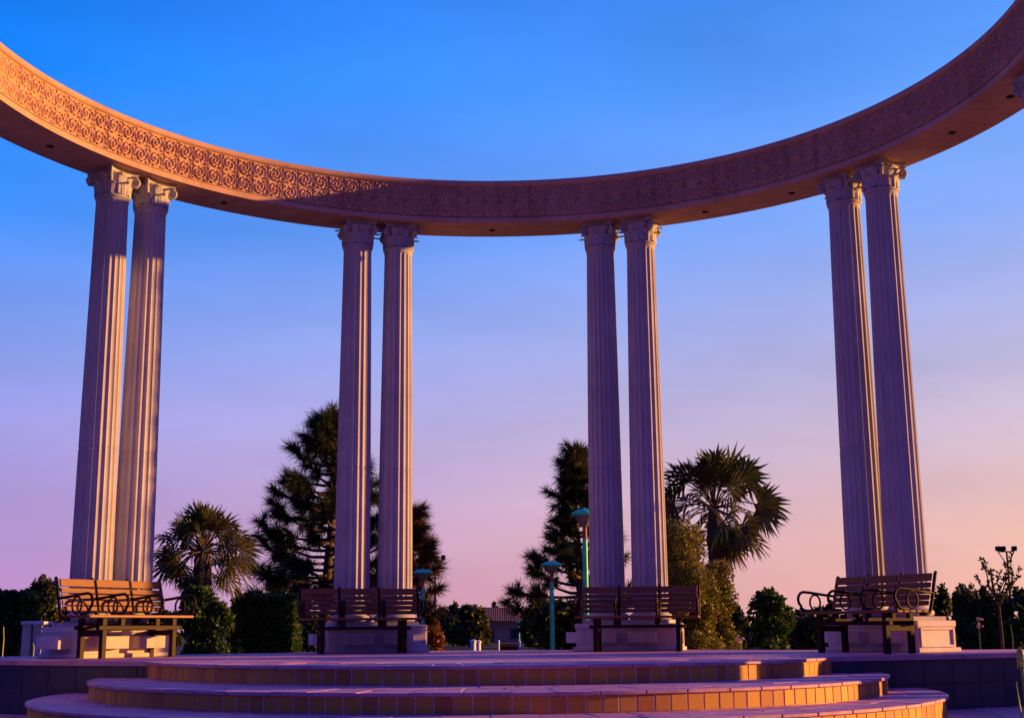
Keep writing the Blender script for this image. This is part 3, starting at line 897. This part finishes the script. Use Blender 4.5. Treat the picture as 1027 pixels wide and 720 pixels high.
for i, ((a, b_, y_), lb) in enumerate(zip(tx, tl)):
    bushy('tree', 'tree', lb, a - 6, b_ + 6, y_ - 8, 34 + i % 2 * 2, M_hedged if i % 2 else M_hedge, 40 + i, 3600, .11, 'round' if i % 2 else 'tall', True, 'row of dark trees at the right')
# bushes in front of and beside the house
bushy('tree', 'tree', 'round dark tree standing in front of the tan house', 452, 494, 606, 62, M_hedged, 51, 2600, .20)
bushy('tree', 'tree', 'spiky dark tree at the left end of the tan house', 440, 470, 604, 66, M_hedged, 52, 1600, .20, 'tall')
bushy('shrub', 'shrub', 'dark bushy shrub hiding the right end of the tan house', 516, 556, 606, 60, M_hedged, 53, 2600, .20)
for i, (a, b_, y_) in enumerate([(484, 506, 604), (500, 522, 606), (524, 546, 605)]):
    bushy('tree', 'tree', ['rusty tipped tree above the left part of the house roof', 'rusty tipped tree above the middle of the house roof', 'rusty tipped tree above the right part of the house roof'][i],
          a, b_, y_, 105, M_ora if i == 3 else M_hedged, 60 + i, 900, .34, 'tall')

_shade_cypress = bushy('shade_cypress', 'tree', 'slender added tree shape standing just beyond the right edge of the view', 0, 100, 640, 20, M_hedged, 91, 12000, .075, 'column', True, dims=(.20, 1, 7.75))
_shade_cypress.location = (9.5, 15.47 + 14.0 * math.tan(SUN_AZ) + .05, GB)  # unseen tree, added so its shadow falls on one far left column
DT = [(430, 462, 607, 70, 'distant tree at the left end of the house row'), (540, 592, 607, 66, 'distant tree between the house and the centre pine'), (752, 800, 604, 60, 'distant tree low behind the rounded orange lit tree'), (800, 850, 606, 62, 'distant tree behind the dark pointed tree near the right bench'), (-30, 30, 612, 52, 'distant tree above the far left hedge'), (150, 190, 612, 50, 'distant tree behind the right end of the sunlit bench'), (225, 262, 606, 48, 'distant tree in the gap left of the square hedge'),
      (296, 336, 612, 50, 'distant tree seen through the left half of the centre left bench'), (372, 416, 614, 52, 'distant tree seen under the right half of the centre left bench'), (718, 752, 606, 46, 'distant tree in the gap right of the right fan palm'),
      (786, 822, 610, 50, 'distant tree in the gap left of the right bench'), (585, 640, 612, 52, 'distant tree seen through the slats of the centre right bench'), (850, 900, 612, 50, 'distant tree seen under the right bench'),
      (408, 446, 618, 58, 'distant tree left of the spiky tree by the house')]
for i, (a, b_, y_, Y, lb) in enumerate(DT):
    bushy('tree', 'tree', lb, a, b_, y_, Y, M_hedged, 100 + i, 1800, .19, 'round', True, 'distant trees beyond the park')

# sapling with upright twigs
rn = random.Random(77); P = at(1001, 600, 20); sp_ = empty('sapling', (P.x, P.y, GB), 0, 'sparse young sapling with upright leafy twigs at far right', 'sapling')
tk = MB(); lf = MB(); h0 = P.z - GB; s = 20 / F_PX
tk.tube([(0, 0, 0), (.01, 0, h0 * .6), (0, 0, h0 + .05)], [.03, .024, .016], 7)
for (ex, ey) in ((-22, -24), (-15, -40), (-9, -38), (-4, -30), (3, -26), (8, -34), (15, -30), (16, -44), (22, -30), (-12, -14), (12, -12)):
    pts = [Vector((0, 0, h0 - 6 * s)), Vector((ex * .45 * s, rn.uniform(-.1, .1), h0 - ey * .25 * s)), Vector((ex * .85 * s, rn.uniform(-.15, .15), h0 - ey * .62 * s)), Vector((ex * s, rn.uniform(-.15, .15), h0 - ey * s))]
    tk.tube(pts, [.012, .010, .008, .005], 5)
    for j in range(30):
        u = rn.random() ** .8 * 2.99; i = int(u); p_ = pts[i].lerp(pts[i + 1], u - i)
        d = (unit(rn) + zz * .5).normalized(); s2 = d.cross(unit(rn)).normalized(); a = .075 * rn.uniform(.7, 1.2)
        lf.add([p_, p_ + d * a * .5 + s2 * a * .28, p_ + d * a, p_ + d * a * .5 - s2 * a * .28], [(0, 1, 2, 3)])
tk.build('trunk', M_bark, sp_); lf.build('foliage', M_hedged, sp_)

# flower stalk in the foreground at the right edge
M_stalk = plain('stalk_green', (.20, .34, .06), .5, .4, var=.4, scale=20)
M_bud = plain('bud_green', (.40, .46, .09), .5, .4, var=.4, scale=30)
P = at(1023, 650, 7.2); fs = empty('flower_stalk', (P.x, P.y, GZ), 0, 'green plant stalk with a fat bud in the right foreground', 'plant')
h = P.z - GZ; m_ = MB()
m_.tube([(.01, 0, 0), (.014, 0, h * .4), (.006, .0, h * .75), (0, 0, h - .09)], [.012, .011, .010, .009], 8); m_.build('stem', M_stalk, fs, smooth='all')
m_ = MB(); rn = random.Random(5)
m_.lathe([(.006, h - .10), (.018, h - .075), (.022, h - .04), (.017, h - .012), (.006, h)], 12)
for i in range(26):
    a = i * 2.4; u = i / 26; z = h - .10 + u * .095; r_ = .017 * (1 - .4 * u) + .004
    m_.lathe([(.001, -.008), (.006, 0), (.001, .010)], 6, (r_ * math.cos(a), r_ * math.sin(a), z))
m_.build('bud', M_bud, fs, smooth='all')
for q, (xo, hh) in enumerate(((-.03, .75), (.035, .6))):
    m_ = MB(); m_.tube([(xo * .2, 0, 0), (xo * .6, .01, h * hh * .6), (xo, .015, h * hh)], [.010, .007, .002], 6); m_.build('leaf', M_stalk, fs, smooth='all')

# small weeds and pale blooms at the platform edge
M_bloom = plain('pale_bloom', (.55, .42, .34), .6)
def weed(px, py0, py1, Y, label, bloom):
    P = at(px, py1, Y); B2 = at(px, py0, Y); o = empty('weed', (P.x, Y, P.z), 0, label, 'plant')
    h = B2.z - P.z; m_ = MB(); m_.tube([(0, 0, -.35), (.01, 0, h * .5), (-.005, 0, h)], [.012, .009, .006], 5); m_.build('stem', M_bud, o)
    if bloom:
        m_ = MB(); rn = random.Random(int(px))
        for i in range(9):
            m_.lathe([(.002, -.02), (.022, 0), (.002, .02)], 6, (rn.uniform(-.05, .05), rn.uniform(-.04, .04), h * rn.uniform(.7, 1.02)))
        m_.build('blossom', M_bloom, o)
weed(983, 620, 650, 19, 'pale blossom stalk standing in front of the dark trees at right', True)
weed(2, 628, 654, 18.5, 'yellow dry stem at the far left edge', False)
weed(33, 645, 653, 18.3, 'short dry stem left of the far left pedestal', False)
weed(743, 640, 653, 18.6, 'short yellow weed behind the platform right of the dark bench', True)
weed(1016, 626, 650, 19, 'thin dry stem near the right edge', False)

# ------------------------------------------------------------------ house and far things
hs = at(510, 640, 84); HX, HY = hs.x, 84
house = empty('house', (HX, HY, GB), 0, 'single storey tan house with a red tiled roof far behind the platform', 'house')
M_hwall = stone('house_plaster', (.62, .36, .18), (.70, .42, .22), .8)
mr, t, b = new_mat('roof_tile', .8, .2)
w_ = t.nodes.new('ShaderNodeTexWave'); t.links.new(objco(t), w_.inputs['Vector']); w_.inputs['Scale'].default_value = 2.2; w_.bands_direction = 'X'
c = mixc(t, w_.outputs['Fac'], (.14, .06, .03), (.24, .115, .06)); c = mixc(t, math_node(t, 'MULTIPLY', mrange(t, noise(t, 1.5, 4, objco(t)), .4, .7), .4), c, (.12, .05, .04))
t.links.new(c, b.inputs['Base Color']); bump(t, b, w_.outputs['Fac'], .6, .05)
M_hdark = plain('dark_glass', (.02, .018, .022), .2, .5)
def zpx(py): return at(510, py, HY).z - GB
x0, x1 = -4.6, 3.0; zt = zpx(622)
m_ = MB(); m_.box((x0, 0, 0), (x1, 5, zt)); m_.build('wall', M_hwall, house)
m_ = MB(); zr = zpx(608); e = .45
m_.add([(x0 - e, -e, zt - .03), (x1 + e, -e, zt - .03), (x1 + e, 5 + e, zt - .03), (x0 - e, 5 + e, zt - .03), (x0 + 1.2, 2.5, zr), (x1 - 1.2, 2.5, zr)],
       [(0, 1, 5, 4), (1, 2, 5), (2, 3, 4, 5), (3, 0, 4), (3, 2, 1, 0)]); m_.build('roof', mr, house)
def house_open(nm, xa, xb, za, zb):
    f = MB(); f.box((xa - .07, -.05, za - .06), (xb + .07, .02, zb + .06)); fr_ = f.build(nm, M_hwall if nm != 'door' else M_bark, house)
    p_ = MB(); p_.box((xa, -.07, za), (xb, -.052, zb)); p_.build('pane', M_hdark, fr_)
def hx(px): return at(px, 640, HY).x - HX
house_open('door', hx(484), hx(494), .05, zpx(631)); house_open('window', hx(512), hx(523), zpx(640), zpx(630)); house_open('window', hx(462), hx(470), zpx(639), zpx(630))
# white bins, posts and the orange seat
def bollard(px, ptop, Y, r_, label, grp):
    P = at(px, ptop, Y); o = empty('bollard', (P.x, Y, GB), 0, label, 'bollard', grp); h = P.z - GB
    m_ = MB(); m_.lathe([(r_ * 1.3, 0), (r_ * 1.3, .06), (r_, .08), (r_, h - .08)], 12); m_.build('post', M_white, o, smooth=True)
    m_ = MB(); m_.lathe([(r_ * 1.2, h - .08), (r_ * 1.25, h - .03), (r_ * .5, h)], 12); m_.build('cap', M_white, o, smooth=True)
bollard(474.5, 641, 36, .075, 'thick white bollard left of the two by the house door', 'white bollards near the house')
bollard(479.5, 641.5, 37, .075, 'thick white bollard right of the two by the house door', 'white bollards near the house')
bollard(500, 641.5, 45, .035, 'thin white post at the left end of the orange seat', 'white bollards near the house')
bollard(521, 642, 45, .035, 'thin white post at the right end of the orange seat', 'white bollards near the house')
M_orange = plain('orange_paint', (.45, .12, .03), .5)
P = at(511, 645, 47); os_ = empty('bench', (P.x, 47, GB), 0, 'low orange painted seat in front of the tan house', 'bench')
zt = P.z - GB; w = 9.5 * 47 / F_PX
m_ = MB(); m_.box((-w, -.2, zt - .10), (w, .2, zt)); m_.build('seat', M_orange, os_, bevel=.01)
m_ = MB(); m_.box((-w, .16, zt + .02), (w, .2, zt + .03)); m_.box((-w, .16, zt - .3), (w, .2, zt - .11)); m_.build('backboard', M_orange, os_)
for x in (-w * .8, w * .8):
    m_ = MB(); m_.box((x - .04, -.15, 0), (x + .04, .15, zt - .11)); m_.build('leg', M_iron, os_)
# pale slab bench at far left
A_ = at(26, 623, 19.); B_ = at(46, 623, 19.)
sb = empty('stone_bench', ((A_.x + B_.x) / 2, 19., GB), 0, 'thin white stone slab bench left of the far left pedestal', 'bench'); zt = A_.z - GB; w = (B_.x - A_.x) / 2
m_ = MB(); m_.box((-w, -.2, zt - .045), (w + .05, .2, zt)); m_.build('slab', M_white, sb, bevel=.008)
for x in (-w * .5, w * .6):
    m_ = MB(); m_.box((x - .06, -.15, 0), (x + .06, .15, zt - .047)); m_.build('leg', M_ped, sb)
